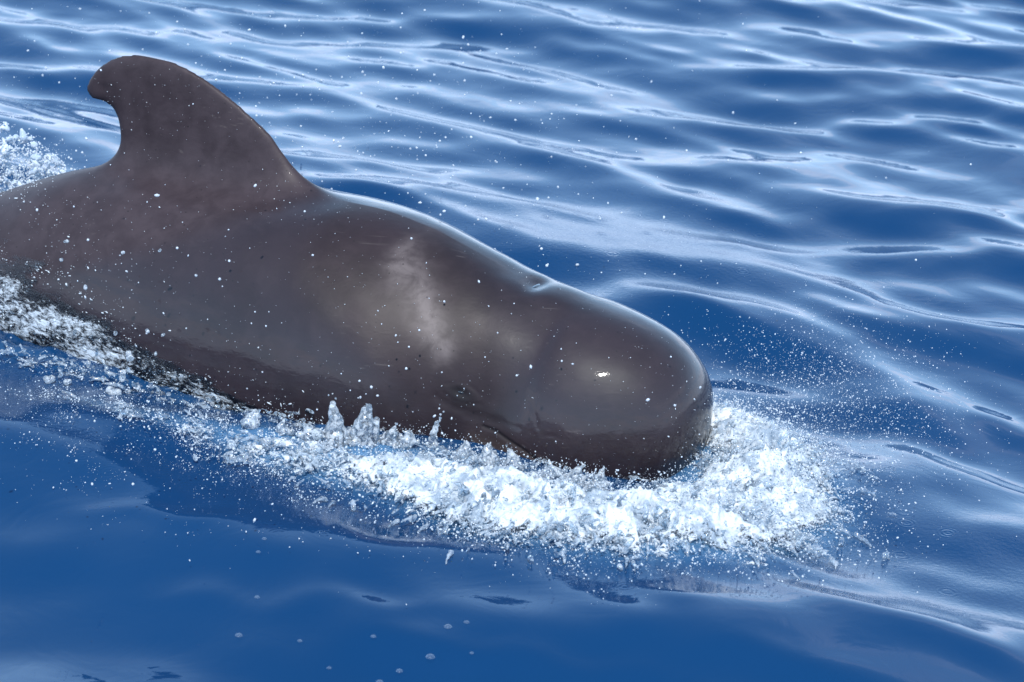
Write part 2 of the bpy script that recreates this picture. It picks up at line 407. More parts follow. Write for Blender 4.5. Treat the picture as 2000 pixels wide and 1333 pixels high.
# finer mesh on the sides of the head, for eye and mouth
whale_me.vertices.foreach_set('co', Q.astype(np.float32).ravel()); whale_me.update()
bm = bmesh.new(); bm.from_mesh(whale_me)
for lo, hi, z0, z1 in ((.28, .80, -.03, .30), (.32, .76, .0, .27)):
    fs = [f for f in bm.faces if (lambda c: lo < c.x < hi and z0 < c.z < z1 and c.y > .2)(f.calc_center_median())]
    es = list({e for f in fs for e in f.edges})
    bmesh.ops.subdivide_edges(bm, edges=es, cuts=1, use_grid_fill=True)
bmesh.ops.triangulate(bm, faces=[f for f in bm.faces if len(f.verts) > 4])
bm.to_mesh(whale_me); bm.free(); load()
head = (sstep(.24, .34, Q[:, 0]) * (1 - sstep(.76, .86, Q[:, 0])) * (Q[:, 1] > .15))[:, None]
Q = lap(Q, .5 * head, 10)
# --- features of the head: blowhole, crease behind the melon, mouth line, eye socket
def normals(Q):
    whale_me.vertices.foreach_set('co', Q.astype(np.float32).ravel()); whale_me.update()
    n = np.empty(nv * 3, np.float32); whale_me.vertices.foreach_get('normal', n); return n.reshape(-1, 3).astype(float)
N = normals(Q)
s, t, z = Q.T
d = np.zeros(nv)
top = N[:, 2] > .3
d -= .015 * np.exp(-((s - .600) / .030) ** 2 - (t / .070) ** 2) * top                    # blowhole dent
d += .005 * np.exp(-((s - .500) / .055) ** 2 - (t / .11) ** 2) * top                     # raised lip ahead of it
d -= .010 * np.exp(-((s - .70) / .10) ** 2 - (t / .10) ** 2) * top
crs = .475 + .10 * np.clip(.42 - z, 0, .5)
d -= .017 * sstep(.06, .20, np.abs(t)) * np.where(s > crs, np.exp(-((s - crs) / .11) ** 2), np.exp(-((s - crs) / .038) ** 2)) * sstep(.10, .25, z) * (np.abs(t) > .02)    # soft crease behind the melon
def line_d(P):
    b = np.full(nv, 1e9)
    for sg in (1, -1):
        m = np.where(t * sg > .1)[0]
        bb, _, _ = poly_dist(s[m], z[m], P); b[m] = bb
    return b
MOUTH = [(.600, .128), (.555, .122), (.512, .104), (.452, .080), (.389, .045), (.30, .005), (.2, -.02), (.10, -.02), (.04, -.01)]
mb = line_d(MOUTH)
d -= .0045 * np.exp(-(mb / .006) ** 2)
d += .001 * np.exp(-((line_d([(a, b - .030) for a, b in MOUTH]) / .024) ** 2))            # lower lip
ex_, ez_ = s - .690, z - .222
eb = np.where(np.abs(t) > .2, np.hypot(ex_ / 1.7, ez_ - .25 * ex_), 9)
d -= .003 * np.exp(-(eb / .013) ** 2)
d += .0010 * np.exp(-((eb - .024) / .010) ** 2)
for P_, k_, w_ in (([(.735, .243), (.70, .252), (.655, .243), (.62, .222)], .0009, .007), ([(.735, .212), (.70, .196), (.66, .190), (.62, .195)], .0009, .007), ([(.76, .20), (.70, .172), (.62, .160), (.54, .158)], .0024, .014),
                   ([(.66, .150), (.60, .142), (.54, .150), (.48, .150)], .0014, .010)):
    d -= k_ * np.exp(-(line_d(P_) / w_) ** 2)                                              # folds round the eye
d -= .0012 * np.exp(-(line_d([(.455, .235), (.43, .20), (.415, .165)]) / .008) ** 2)
d -= .0010 * np.exp(-(line_d([(.40, .145), (.36, .15), (.32, .143)]) / .007) ** 2)
# gentle unevenness of muscle and blubber
d += .0035 * fbm(s * 4, t * 4, z * 4, 2) + .0010 * fbm(s * 11, t * 11 + 4, z * 11, 2)
# small nicks at the rear edge of the fin
d -= .010 * np.exp(-((s - 2.235) / .010) ** 2 - ((z - .865) / .010) ** 2)
Q = Q + N * d[:, None]
Q = lap(Q, one * .5, 2)
WQ = wh_world(Q)
whale_me.vertices.foreach_set('co', WQ.astype(np.float32).ravel()); whale_me.update()
whale_me.polygons.foreach_set('use_smooth', np.ones(len(whale_me.polygons), bool))
# skin masks carried on the vertices: sun sheen painted as a pale streak behind the head, dark ring round the eye and lips
painted_sheen = np.exp(-(poly_dist(s, z, [(1.00, .56), (.92, .50), (.84, .42), (.77, .34)])[0] / .040) ** 2) * (t > 0) * .9
for nm, arr in (('painted_sheen', painted_sheen), ('dark', np.clip(np.exp(-(eb / .022) ** 2) + .9 * np.exp(-(mb / .006) ** 2)
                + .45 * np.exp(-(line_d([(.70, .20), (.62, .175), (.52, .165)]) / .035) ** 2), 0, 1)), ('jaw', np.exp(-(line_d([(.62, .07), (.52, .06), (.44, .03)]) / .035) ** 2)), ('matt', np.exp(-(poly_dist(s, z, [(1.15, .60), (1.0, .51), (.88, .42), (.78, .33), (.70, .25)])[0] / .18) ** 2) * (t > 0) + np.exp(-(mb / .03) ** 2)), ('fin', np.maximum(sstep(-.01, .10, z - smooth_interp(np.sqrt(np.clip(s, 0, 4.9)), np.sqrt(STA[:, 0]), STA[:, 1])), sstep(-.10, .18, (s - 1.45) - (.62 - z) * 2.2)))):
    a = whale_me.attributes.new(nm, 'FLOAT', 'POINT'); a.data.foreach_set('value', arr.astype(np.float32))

K = Mat('wet_whale_skin')
pos = K.n('ShaderNodeNewGeometry').outputs['Position']
big = K.noise(pos, 2.2, 5, .6); fine = K.noise(pos, 55, 4, .65); mott = K.noise(pos, 14, 5, .6, .4)
c = K.mix(K.ramp(big, .35, .65), (.0152, .0105, .0131), (.0215, .0148, .0184))
c = K.mix(K.ramp(mott, .45, .75, 0, .3), c, (.034, .0240, .0280))
c = K.mix(K.ramp(fine, .50, .75, 0, .35), c, (.018, .0145, .015))
c = K.mix(K.math('MULTIPLY', K.n('ShaderNodeAttribute', attribute_name='fin').outputs['Fac'], K.ramp(mott, .3, .7, .35, .8)), c, (.042, .0318, .0372))
bl = K.math('MULTIPLY', K.n('ShaderNodeAttribute', attribute_name='painted_sheen').outputs['Fac'], K.ramp(mott, .32, .66, .25, 1))
c = K.mix(K.math('MULTIPLY', bl, .65), c, (.150, .126, .126))  # highlight streak put into the skin colour
c = K.mix(K.math('MULTIPLY', K.n('ShaderNodeAttribute', attribute_name='dark').outputs['Fac'], .7), c, (.008,.0075,.0085))
c = K.mix(K.math('MULTIPLY', K.n('ShaderNodeAttribute', attribute_name='jaw').outputs['Fac'], .7), c, (.052, .038, .034))
# thin pale scratches
sm_ = K.n('ShaderNodeMapping', {'Vector': pos, 'Rotation': (.3, .5, .35), 'Scale': (3.0, 60, 60)}).outputs[0]
scr = K.math('MULTIPLY', K.ramp(K.noise(sm_, 1.0, 2, .5), .66, .74), K.ramp(K.noise(pos, 3.5, 2), .5, .65))
c = K.mix(K.math('MULTIPLY', scr, .35), c, (.085, .072, .070))
# scattered dark specks
vs = K.n('ShaderNodeTexVoronoi', {'Vector': pos, 'Scale': 26.0}, feature='F1')
sel = K.ramp(K.n('ShaderNodeSeparateColor', {0: vs.outputs['Color']}).outputs[1], .55, .6)
spk = K.math('MULTIPLY', K.ramp(vs.outputs['Distance'], .05, .10, 1, 0), sel)
c = K.mix(K.math('MULTIPLY', spk, .75), c, (.009,.008,.009))
h1 = K.noise(pos, 38, 3, .55); h2 = K.noise(K.n('ShaderNodeMapping', {'Vector': pos, 'Scale': (1, 1, 2.4)}).outputs[0], 16, 3, .5, .8)
hh = K.math('ADD', K.math('MULTIPLY', h1, .00035), K.math('MULTIPLY', h2, .0007))
bmp = K.n('ShaderNodeBump', {'Height': hh, 'Strength': 1.0, 'Distance': 1.0}).outputs[0]
cbm = K.n('ShaderNodeBump', {'Height': K.math('ADD', K.math('MULTIPLY', h2, .00030), K.math('MULTIPLY', K.noise(K.n('ShaderNodeMapping', {'Vector': pos, 'Scale': (1, 1, 1.8)}).outputs[0], 42, 2, .5, 1.2), .00028)), 'Strength': 1.0, 'Distance': 1.0}).outputs[0]
wet = K.ramp(K.noise(pos, 3.0, 3), .3, .7, .012, .045)
wet = K.math('ADD', wet, K.math('MULTIPLY', K.ramp(K.n('ShaderNodeAttribute', attribute_name='matt').outputs['Fac'], 0, .8), .40))
dry = K.n('ShaderNodeAttribute', attribute_name='fin').outputs['Fac']
mat_ = K.n('ShaderNodeAttribute', attribute_name='matt').outputs['Fac']
sk = K.n('ShaderNodeBsdfPrincipled', {'Base Color': c, 'Roughness': .50, 'Specular IOR Level': .12, 'Normal': bmp,
        'Coat Weight': K.math('MULTIPLY', K.ramp(dry, 0, 1, 1.0, .06), K.ramp(mat_, .1, .8, 1, .12)), 'Coat Roughness': wet, 'Coat IOR': 1.33, 'Coat Normal': cbm})
K.surf(sk.outputs[0])
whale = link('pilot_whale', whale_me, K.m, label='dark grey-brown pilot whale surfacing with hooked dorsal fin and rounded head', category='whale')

def ellipsoid(name, c, r, n=16, m=10):
    V = []; 
    for i in range(m + 1):
        a = math.pi * i / m
        for j in range(n):
            b = 2 * math.pi * j / n
            V.append((r[0] * math.sin(a) * math.cos(b), r[1] * math.sin(a) * math.sin(b), r[2] * math.cos(a)))
    F = [(i * n + j, i * n + (j + 1) % n, (i + 1) * n + (j + 1) % n, (i + 1) * n + j) for i in range(m) for j in range(n)]
    return np.array(V) + c, np.array(F)
EYE = Mat('eye'); EYE.surf(EYE.n('ShaderNodeBsdfPrincipled', {'Base Color': (.006, .005, .006, 1), 'Roughness': .04, 'Coat Weight': 1.0}).outputs[0])
for sg in (1, -1):
    m = np.argmin((s - .690) ** 2 + (z - .222) ** 2 + (np.sign(t) != sg) * 9)
    v, f = ellipsoid('eye', Q[m] + np.array([0, -.004 * sg, 0]), (.013, .006, .0065))
    link('eye', mesh_np('eye', wh_world(v), f), EYE.m, whale)
m = np.argmin((s - .600) ** 2 + t ** 2 + (z < .3) * 9)
v, f = ellipsoid('blowhole', Q[m] + np.array([0, 0, -.004]), (.010, .042, .007))
link('blowhole', mesh_np('blowhole', wh_world(v), f), EYE.m, whale)
# ------------------------------------------------------------------ white water and spray
FO = Mat('white_water')
p = FO.n('ShaderNodeNewGeometry').outputs['Position']
fc = FO.mix(FO.ramp(FO.math('ADD', FO.math('MULTIPLY', FO.noise(p, 9, 4, .6), .6), FO.math('MULTIPLY', FO.noise(p, 48, 4, .65), .4)), .40, .60), (.20, .25, .31), (.50, .535, .57))
fb = FO.n('ShaderNodeBump', {'Height': FO.noise(p, 120, 4, .65), 'Strength': .5, 'Distance': .003}).outputs[0]
fo = FO.n('ShaderNodeBsdfPrincipled', {'Base Color': fc, 'Roughness': .35, 'IOR': 1.33, 'Normal': fb, 'Subsurface Weight': .3, 'Subsurface Radius': (.02, .02, .02), 'Subsurface Scale': .5})
fd_ = FO.n('ShaderNodeAttribute', attribute_name='dens').outputs['Fac']
lace = FO.math('ADD', FO.math('MULTIPLY', fd_, 1.0), FO.math('MULTIPLY', FO.noise(p, 48, 7, .76, .6), 1.5))
FO.surf(FO.n('ShaderNodeMixShader', {0: FO.ramp(lace, 1.12, 1.34), 1: FO.n('ShaderNodeBsdfTransparent').outputs[0], 2: fo.outputs[0]}).outputs[0])
FOW = Mat('thrown_water')
q_ = FOW.n('ShaderNodeNewGeometry').outputs['Position']
FOW.surf(FOW.n('ShaderNodeMixShader', {0: .35, 1: FOW.n('ShaderNodeBsdfPrincipled', {'Base Color': FOW.mix(FOW.ramp(FOW.noise(q_, 30, 4, .6), .35, .65), (.34, .42, .52), (.64, .69, .74)), 'Roughness': .15, 'IOR': 1.333}).outputs[0],
   2: FOW.n('ShaderNodeBsdfTranslucent', {'Color': (.75, .82, .90, 1)}).outputs[0]}).outputs[0])
DR = Mat('water_drop')
wh = DR.n('ShaderNodeBsdfPrincipled', {'Base Color': (.58, .63, .68, 1), 'Roughness': .12, 'IOR': 1.333})
tr = DR.n('ShaderNodeBsdfTranslucent', {'Color': (.75, .82, .90, 1)})
DR.surf(DR.n('ShaderNodeMixShader', {0: .40, 1: wh.outputs[0], 2: tr.outputs[0]}).outputs[0])
GL = Mat('clear_water')
gp = GL.n('ShaderNodeNewGeometry').outputs['Position']
gf = GL.n('ShaderNodeFresnel', {'IOR': 1.40}).outputs[0]
cl = GL.n('ShaderNodeMixShader', {0: gf, 1: GL.n('ShaderNodeBsdfTransparent', {'Color': (.86, .93, .98, 1)}).outputs[0], 2: GL.n('ShaderNodeBsdfGlossy', {'Roughness': .08, 'Color': (1, 1, 1, 1)}).outputs[0]})
wh = GL.n('ShaderNodeMixShader', {0: .4, 1: GL.n('ShaderNodeBsdfPrincipled', {'Base Color': (.58, .64, .70, 1), 'Roughness': .10, 'IOR': 1.333}).outputs[0], 2: GL.n('ShaderNodeBsdfTranslucent', {'Color': (.75, .82, .90, 1)}).outputs[0]})
GL.surf(GL.n('ShaderNodeMixShader', {0: GL.ramp(GL.noise(gp, 38, 4, .65), .40, .68, .08, .60), 1: cl.outputs[0], 2: wh.outputs[0]}).outputs[0])

def ico(sub):
    bm = bmesh.new(); bmesh.ops.create_icosphere(bm, subdivisions=sub, radius=1.0)
    v = np.array([x.co[:] for x in bm.verts]); f = np.array([[q.index for q in x.verts] for x in bm.faces]); bm.free(); return v, f
ICO1, ICO2, ICO3 = ico(1), ico(2), ico(3)
OCT = (np.array([(1, 0, 0), (-1, 0, 0), (0, 1, 0), (0, -1, 0), (0, 0, 1), (0, 0, -1)], float),
       np.array([(0, 2, 4), (2, 1, 4), (1, 3, 4), (3, 0, 4), (2, 0, 5), (1, 2, 5), (3, 1, 5), (0, 3, 5)]))
def drops_mesh(name, P, R, stretch=.5, flow=None):
    """a cloud of drops: every one a small stretched sphere (the finest ones with fewer faces)"""
    Vs, Fs, o = [], [], 0
    for base, pick in ((OCT, R < .0017), (ICO1, R >= .0017)):
        v, f = base; p, r = P[pick], R[pick]; n = len(p)
        ax = rng.normal(size=(n, 3))
        if flow is not None: ax = ax * .35 + np.asarray(flow)
        ax /= np.linalg.norm(ax, axis=1)[:, None]
        k = 1 + stretch * rng.random(n) ** 2 * 2
        pv = v[None] * r[:, None, None]
        pv = pv + (pv * ax[:, None, :]).sum(-1, keepdims=True) * ax[:, None, :] * (k - 1)[:, None, None]
        Vs.append((pv + p[:, None, :]).reshape(-1, 3)); Fs.append((f[None] + (np.arange(n) * len(v))[:, None, None]).reshape(-1, 3) + o); o += n * len(v)
    return mesh_np(name, np.concatenate(Vs), np.concatenate(Fs))
def stuff(name, P, R, label, cat, mat=None, **k):
    return link(name, drops_mesh(name, P, R, **k), mat or DR.m, kind='stuff', label=label, category=cat)
def radii(n, lo, hi, power=2.5):
    return lo + (hi - lo) * rng.random(n) ** power

# --- churned white water along the near side and round the snout
fx = np.arange(-1.62, 1.42, .005); fy = np.arange(-1.55, .22, .005)
FX, FY = np.meshgrid(fx, fy)
D = foam_density(FX, FY)
wx_ = FX + .05 * fbm(FX * 4, FY * 4, 20.3, 2); wy_ = FY + .05 * fbm(FX * 4, FY * 4, 31.3, 2)
n1 = fbm(wx_ * 5, wy_ * 5, .3, 3); n2 = fbm(wx_ * 17, wy_ * 17, 1.3, 3, .6); n3 = fbm(wx_ * 48, wy_ * 48, 2.3, 3, .6)
ridge = np.clip(1 - np.abs(fbm(wx_ * 6, wy_ * 6, 4.1, 3, .6)) * 2.4, 0, 1)
ridge2 = np.clip(1 - np.abs(fbm(wx_ * 20, wy_ * 20, 14.1, 2, .6)) * 2.2, 0, 1)
hz = D * (.012 + .055 * ridge + .024 * ridge2 + .045 * n1 + .022 * n2 + .018 * n3)
Z = sea_z(FX, FY) + hz - .010
jx = D * .02 * fbm(FX * 22, FY * 22, 8.1, 2); jy = D * .02 * fbm(FX * 22, FY * 22, 12.1, 2)
dens = D + .30 * n2 + .18 * n1
keep = dens > .16
ny, nx = FX.shape; idx = np.arange(ny * nx).reshape(ny, nx)
kq = keep[:-1, :-1] & keep[1:, 1:] & keep[:-1, 1:] & keep[1:, :-1]
FF = np.stack([idx[:-1, :-1], idx[:-1, 1:], idx[1:, 1:], idx[1:, :-1]], -1)[kq]
used = np.unique(FF); remap = np.full(ny * nx, -1); remap[used] = np.arange(len(used))
FV = np.stack([FX + jx, FY + jy, Z], -1).reshape(-1, 3)[used]
fme = mesh_np('white_water', FV, remap[FF])
a_ = fme.attributes.new('dens', 'FLOAT', 'POINT'); a_.data.foreach_set('value', dens.ravel()[used].astype(np.float32))
link('white_water', fme, FO.m, kind='stuff', label='churned white foam along the whale and round its snout', category='foam')

def sample(n, x0, x1, y0, y1, dens):
    got = []; m = 0
    while m < n:
        x = rng.uniform(x0, x1, n * 3); y = rng.uniform(y0, y1, n * 3)
        k = rng.random(n * 3) < dens(x, y); got.append(np.stack([x[k], y[k]], -1)); m += k.sum()
    return np.concatenate(got)[:n]
# drops thrown up over the foam
n = 40000
xy = sample(n, -1.6, 1.5, -1.6, .25, lambda x, y: np.clip(foam_density(x, y) * 1.0 + .0, 0, 1) * (.25 + .75 * sstep(-.1, .3, fbm(x * 8, y * 8, 6.0, 2))))
dd = foam_density(xy[:, 0], xy[:, 1])
zz = sea_z(xy[:, 0], xy[:, 1]) + rng.exponential(.020, n) * (.4 + dd) * (1 + .8 * sstep(.5, .9, xy[:, 0])) + .010
stuff('foam_drops', np.stack([xy[:, 0], xy[:, 1], zz], -1), radii(n, .0007, .0034, 5), 'dense white drops thrown up over the bow foam', 'spray')
# wide fringe of drops round the foam
n = 14000
xy = sample(n, -1.8, 1.8, -1.8, .5, lambda x, y: np.exp(-(poly_dist(x, y, FOAM_LINE)[0] / .30) ** 2) * .7 * (.06 + .94 * sstep(.0, .4, fbm(x * 6, y * 6, 9.0, 3))))
zz = sea_z(xy[:, 0], xy[:, 1]) + rng.exponential(.018, n)
stuff('fringe_drops', np.stack([xy[:, 0], xy[:, 1], zz], -1), radii(n, .0006, .0024, 5), 'loose drops falling on the sea around the foam', 'spray')
# mist ahead of the snout
n = 9000
q = rng.normal(size=(n, 3)) * np.array([.20, .28, .12]) + np.array([.92, -.22, .13])
q[:, 0] += np.abs(rng.normal(size=n)) * .14
q = q[q[:, 2] > sea_z(q[:, 0], q[:, 1])]
stuff('snout_mist', q, radii(len(q), .0006, .0024, 5), 'fine mist of drops bursting ahead of the snout', 'spray')
# drops hanging in the air over the whole scene
n = 4400
q = np.stack([rng.normal(-.8, .85, n), rng.uniform(-1.6, 3.2, n), np.abs(rng.normal(0, .45, n)) + .03], -1)
q = q[q[:, 2] > sea_z(q[:, 0], q[:, 1])]
stuff('air_drops', q, radii(len(q), .0008, .0052, 7), 'scattered drops of spray hanging in the air', 'spray')
# film of drops running down the flank and skin
Nw = normals_world = np.empty(nv * 3, np.float32); whale_me.vertices.foreach_get('normal', Nw); Nw = Nw.reshape(-1, 3).astype(float)
vis = (t > -.1) & (z > -.05) & (s < 3.1)
zmax = np.interp(s, [.9, 1.15, 1.5, 2.0, 2.7, 3.1], [0, .05, .14, .28, .46, .50])
band = fbm(s * 3.0 + z * 5, z * 9 - s * 2, t * 2, 3)
con = np.exp(-((z - .03) / .035) ** 2) * vis * sstep(.9, 1.3, s)
wgt = .9 * con * sstep(-.4, .2, band) + vis * np.exp(-np.clip(z - zmax * .55, 0, 9) / (zmax * .35 + 1e-3)) * (s > .9) * sstep(-.10, .35, band)
pa = np.empty(len(whale_me.polygons), np.float32); whale_me.polygons.foreach_get('area', pa)
lt = np.empty(len(whale_me.polygons), np.int32); whale_me.polygons.foreach_get('loop_total', lt)
lv = np.empty(len(whale_me.loops), np.int32); whale_me.loops.foreach_get('vertex_index', lv)
varea = np.bincount(lv, np.repeat(pa / lt, lt), nv)
def on_skin(n, wgt, lo, hi, pw, lift=.3):
    wgt = wgt * varea; k = rng.choice(nv, n, p=wgt / wgt.sum())
    R = radii(n, lo, hi, pw)
    return WQ[k] + rng.normal(size=(n, 3)) * .005 * (1 - np.abs(Nw[k])) + Nw[k] * (R * lift)[:, None], R
wgt = wgt * (1 + 1.6 * sstep(2.2, 2.8, s))
P, R = on_skin(14000, wgt, .0006, .0030, 4)
stuff('flank_drops', P, R, "sheet of glittering drops streaming down the whale's flank", 'spray', stretch=1.6, flow=-WH_D + np.array([0, 0, .35]))
P, R = on_skin(1400, vis * (Nw[:, 1] < .3) * (.15 + sstep(-.2, .4, fbm(s * 3, t * 3, z * 3 + 9, 2))), .0005, .0019, 4)
stuff('skin_drops', P, R, "tiny drops beading on the whale's skin", 'spray')
# thin sheet of sea water washing back over the flank
kf = np.array([len(p_.vertices) == 4 for p_ in whale_me.polygons])
pv = np.full((len(whale_me.polygons), 4), -1, np.int32)
st = np.empty(len(whale_me.polygons), np.int32); whale_me.polygons.foreach_get('loop_start', st)
pv[kf] = lv[st[kf][:, None] + np.arange(4)[None]]
flow = fbm(s * 3.2 + z * 2, z * 13 + s * 3.5, t * 3, 4, .6)
film = np.exp(-np.clip(z - zmax * .62, 0, 9) / (zmax * .30 + 1e-3)) * sstep(1.0, 1.5, s) + .75 * flow - .55 + .25 * sstep(2.3, 2.9, s)
ok = (film > -.15) & (t > -.05) & (s < 3.3) & (z > -.12)
fq = pv[kf & ok[np.clip(pv, 0, nv - 1)].all(1)]
us_ = np.unique(fq); rm = np.full(nv, -1); rm[us_] = np.arange(len(us_))
rip = .0025 + .005 * np.clip(fbm(s * 14, z * 26, t * 14, 3) + .25, 0, 1) * sstep(-.1, .3, film)
sm_e = mesh_np('water_sheet', (WQ + Nw * rip[:, None])[us_], rm[fq])
a_ = sm_e.attributes.new('film', 'FLOAT', 'POINT'); a_.data.foreach_set('value', film[us_].astype(np.float32))
FI = Mat('water_film')
ip = FI.n('ShaderNodeNewGeometry').outputs['Position']
iv = FI.n('ShaderNodeMapping', {'Vector': ip, 'Rotation': (0, 0, math.radians(24)), 'Scale': (1, 1, 2.2)}).outputs[0]
nz = FI.noise(iv, 34, 6, .7, .8)
ib = FI.n('ShaderNodeBump', {'Height': FI.noise(iv, 26, 4, .6, .6), 'Strength': 1.0, 'Distance': .0035}).outputs[0]
ig = FI.n('ShaderNodeBsdfGlossy', {'Roughness': .10, 'Normal': ib})
icl = FI.n('ShaderNodeMixShader', {0: FI.n('ShaderNodeFresnel', {'IOR': 1.40, 'Normal': ib}).outputs[0], 1: FI.n('ShaderNodeBsdfTransparent', {'Color': (.93, .96, .98, 1)}).outputs[0], 2: ig.outputs[0]})
iw = FI.n('ShaderNodeBsdfPrincipled', {'Base Color': (.50, .55, .60, 1), 'Roughness': .2, 'Normal': ib})
fat = FI.n('ShaderNodeAttribute', attribute_name='film').outputs['Fac']
wm = FI.ramp(FI.math('ADD', FI.math('MULTIPLY', fat, .45), nz), .64, .92)
both = FI.n('ShaderNodeMixShader', {0: wm, 1: icl.outputs[0], 2: iw.outputs[0]})
FI.surf(FI.n('ShaderNodeMixShader', {0: FI.ramp(FI.math('ADD', fat, FI.math('MULTIPLY', nz, .6)), .18, .40), 1: FI.n('ShaderNodeBsdfTransparent').outputs[0], 2: both.outputs[0]}).outputs[0])
link('water_sheet', sm_e, FI.m, kind='stuff', label="thin sheet of sea water washing back over the whale's flank", category='water')
# foam heap thrown up behind the tail stock
def heap(n, spread=1.0):
    a = rng.uniform(2.45, 3.5, n); top_ = np.interp(a, [2.4, 2.6, 2.78, 2.95, 3.3, 3.6], [.22, .40, .49, .57, .45, .2]) * (.8 + .35 * fbm(a * 9, 0 * a, 3.3, 3))
    z_ = top_ * rng.random(n) ** .6
    return np.stack([a, -.40 + rng.normal(size=n) * .06 * spread - .10 * (z_ / .5), z_], -1)
stuff('tail_splash', wh_world(heap(15000)), radii(15000, .0010, .0050, 4), 'white splash heaped behind the tail stock', 'spray')

# --- sheets and strands of water torn up by the whale
def union_mesh(name, C, R, voxel):
    v, f = ICO1; n = len(C)
    V = (v[None] * R[:, None, None] + C[:, None, :]).reshape(-1, 3); F = (f[None] + (np.arange(n) * len(v))[:, None, None]).reshape(-1, 3)
    me = mesh_np(name, V, F); o = bpy.data.objects.new(name, me); COL.objects.link(o)
    md = o.modifiers.new('r', 'REMESH'); md.mode = 'VOXEL'; md.voxel_size = voxel; md.use_smooth_shade = True
    sm = o.modifiers.new('s', 'SMOOTH'); sm.factor = .5; sm.iterations = 4
    r = bpy.data.meshes.new_from_object(o.evaluated_get(bpy.context.evaluated_depsgraph_get())); r.name = name
    bpy.data.objects.remove(o); bpy.data.meshes.remove(me)
    return r
def strands(P, vel, r0_, steps=11, tmax=.11, taper=.75):
    """water strands: each follows the arc of a thrown jet and thins out"""
    n = len(P); tt = np.linspace(0, 1, steps)[None, :, None] * (tmax * rng.uniform(.4, 1, (n, 1, 1)))
    C = P[:, None, :] + vel[:, None, :] * tt + np.array([0, 0, -4.9]) * tt ** 2 + np.cumsum(rng.normal(size=(n, steps, 3)) * .0016, 1)
    R = r0_[:, None] * (1 - taper * np.linspace(0, 1, steps)[None, :] ** 1.3) * rng.uniform(.7, 1.2, (n, steps))
    k = rng.random((n, steps)) > .05
    return C[k], R[k]
n = 2300
xy = sample(n, -1.6, 1.2, -1.6, .1, lambda x, y: np.clip(foam_density(x, y), 0, 1) * (.1 + .9 * sstep(-.1, .35, fbm(x * 7, y * 7, 16.0, 2))))
dd = foam_density(xy[:, 0], xy[:, 1])
P0 = np.stack([xy[:, 0], xy[:, 1], sea_z(xy[:, 0], xy[:, 1]) + .01 + .04 * dd * rng.random(n)], -1)
out_ = xy - np.array([.25, -.45]); out_ /= np.linalg.norm(out_, axis=1)[:, None] + 1e-6
vel = np.concatenate([out_ * rng.uniform(.0, .9, (n, 1)), rng.uniform(.05, .75, (n, 1)) * (.4 + dd[:, None])], 1) + rng.normal(size=(n, 3)) * .22
C1, R1 = strands(P0, vel, .0026 + .0075 * rng.random(n) ** 2)
link('splash_strands', union_mesh('splash_strands', C1, R1, .0032), GL.m, kind='stuff', label='glassy sheets and strands of water torn up in the foam', category='splash')
# ragged water along the flank
FLK = np.array(FLANK_LINE)
n = 260; u = rng.random(n) * (len(FLK) - 1.001); k = u.astype(int)
xy = FLK[k] + (FLK[k + 1] - FLK[k]) * (u - k)[:, None] + rng.normal(size=(n, 2)) * .035
P0 = np.stack([xy[:, 0], xy[:, 1], sea_z(xy[:, 0], xy[:, 1]) + rng.uniform(0, .05, n)], -1)
vel = -WH_D[None] * rng.uniform(.1, .9, (n, 1)) + rng.normal(size=(n, 3)) * .2 + np.array([0, 0, .25])
C1, R1 = strands(P0, vel, rng.uniform(.003, .0085, n))
link('flank_splash', union_mesh('flank_splash', C1, R1, .0038), GL.m, kind='stuff', label="ragged clear water breaking along the whale's flank", category='splash')
n = 420; P0 = wh_world(heap(n, .8)); vel = rng.normal(size=(n, 3)) * .3 + np.array([-.3, .1, .35])
C1, R1 = strands(P0, vel, rng.uniform(.006, .017, n))
link('tail_strands', union_mesh('tail_strands', C1, R1, .0045), FOW.m, kind='stuff', label='white sheets of water thrown up behind the tail stock', category='splash')

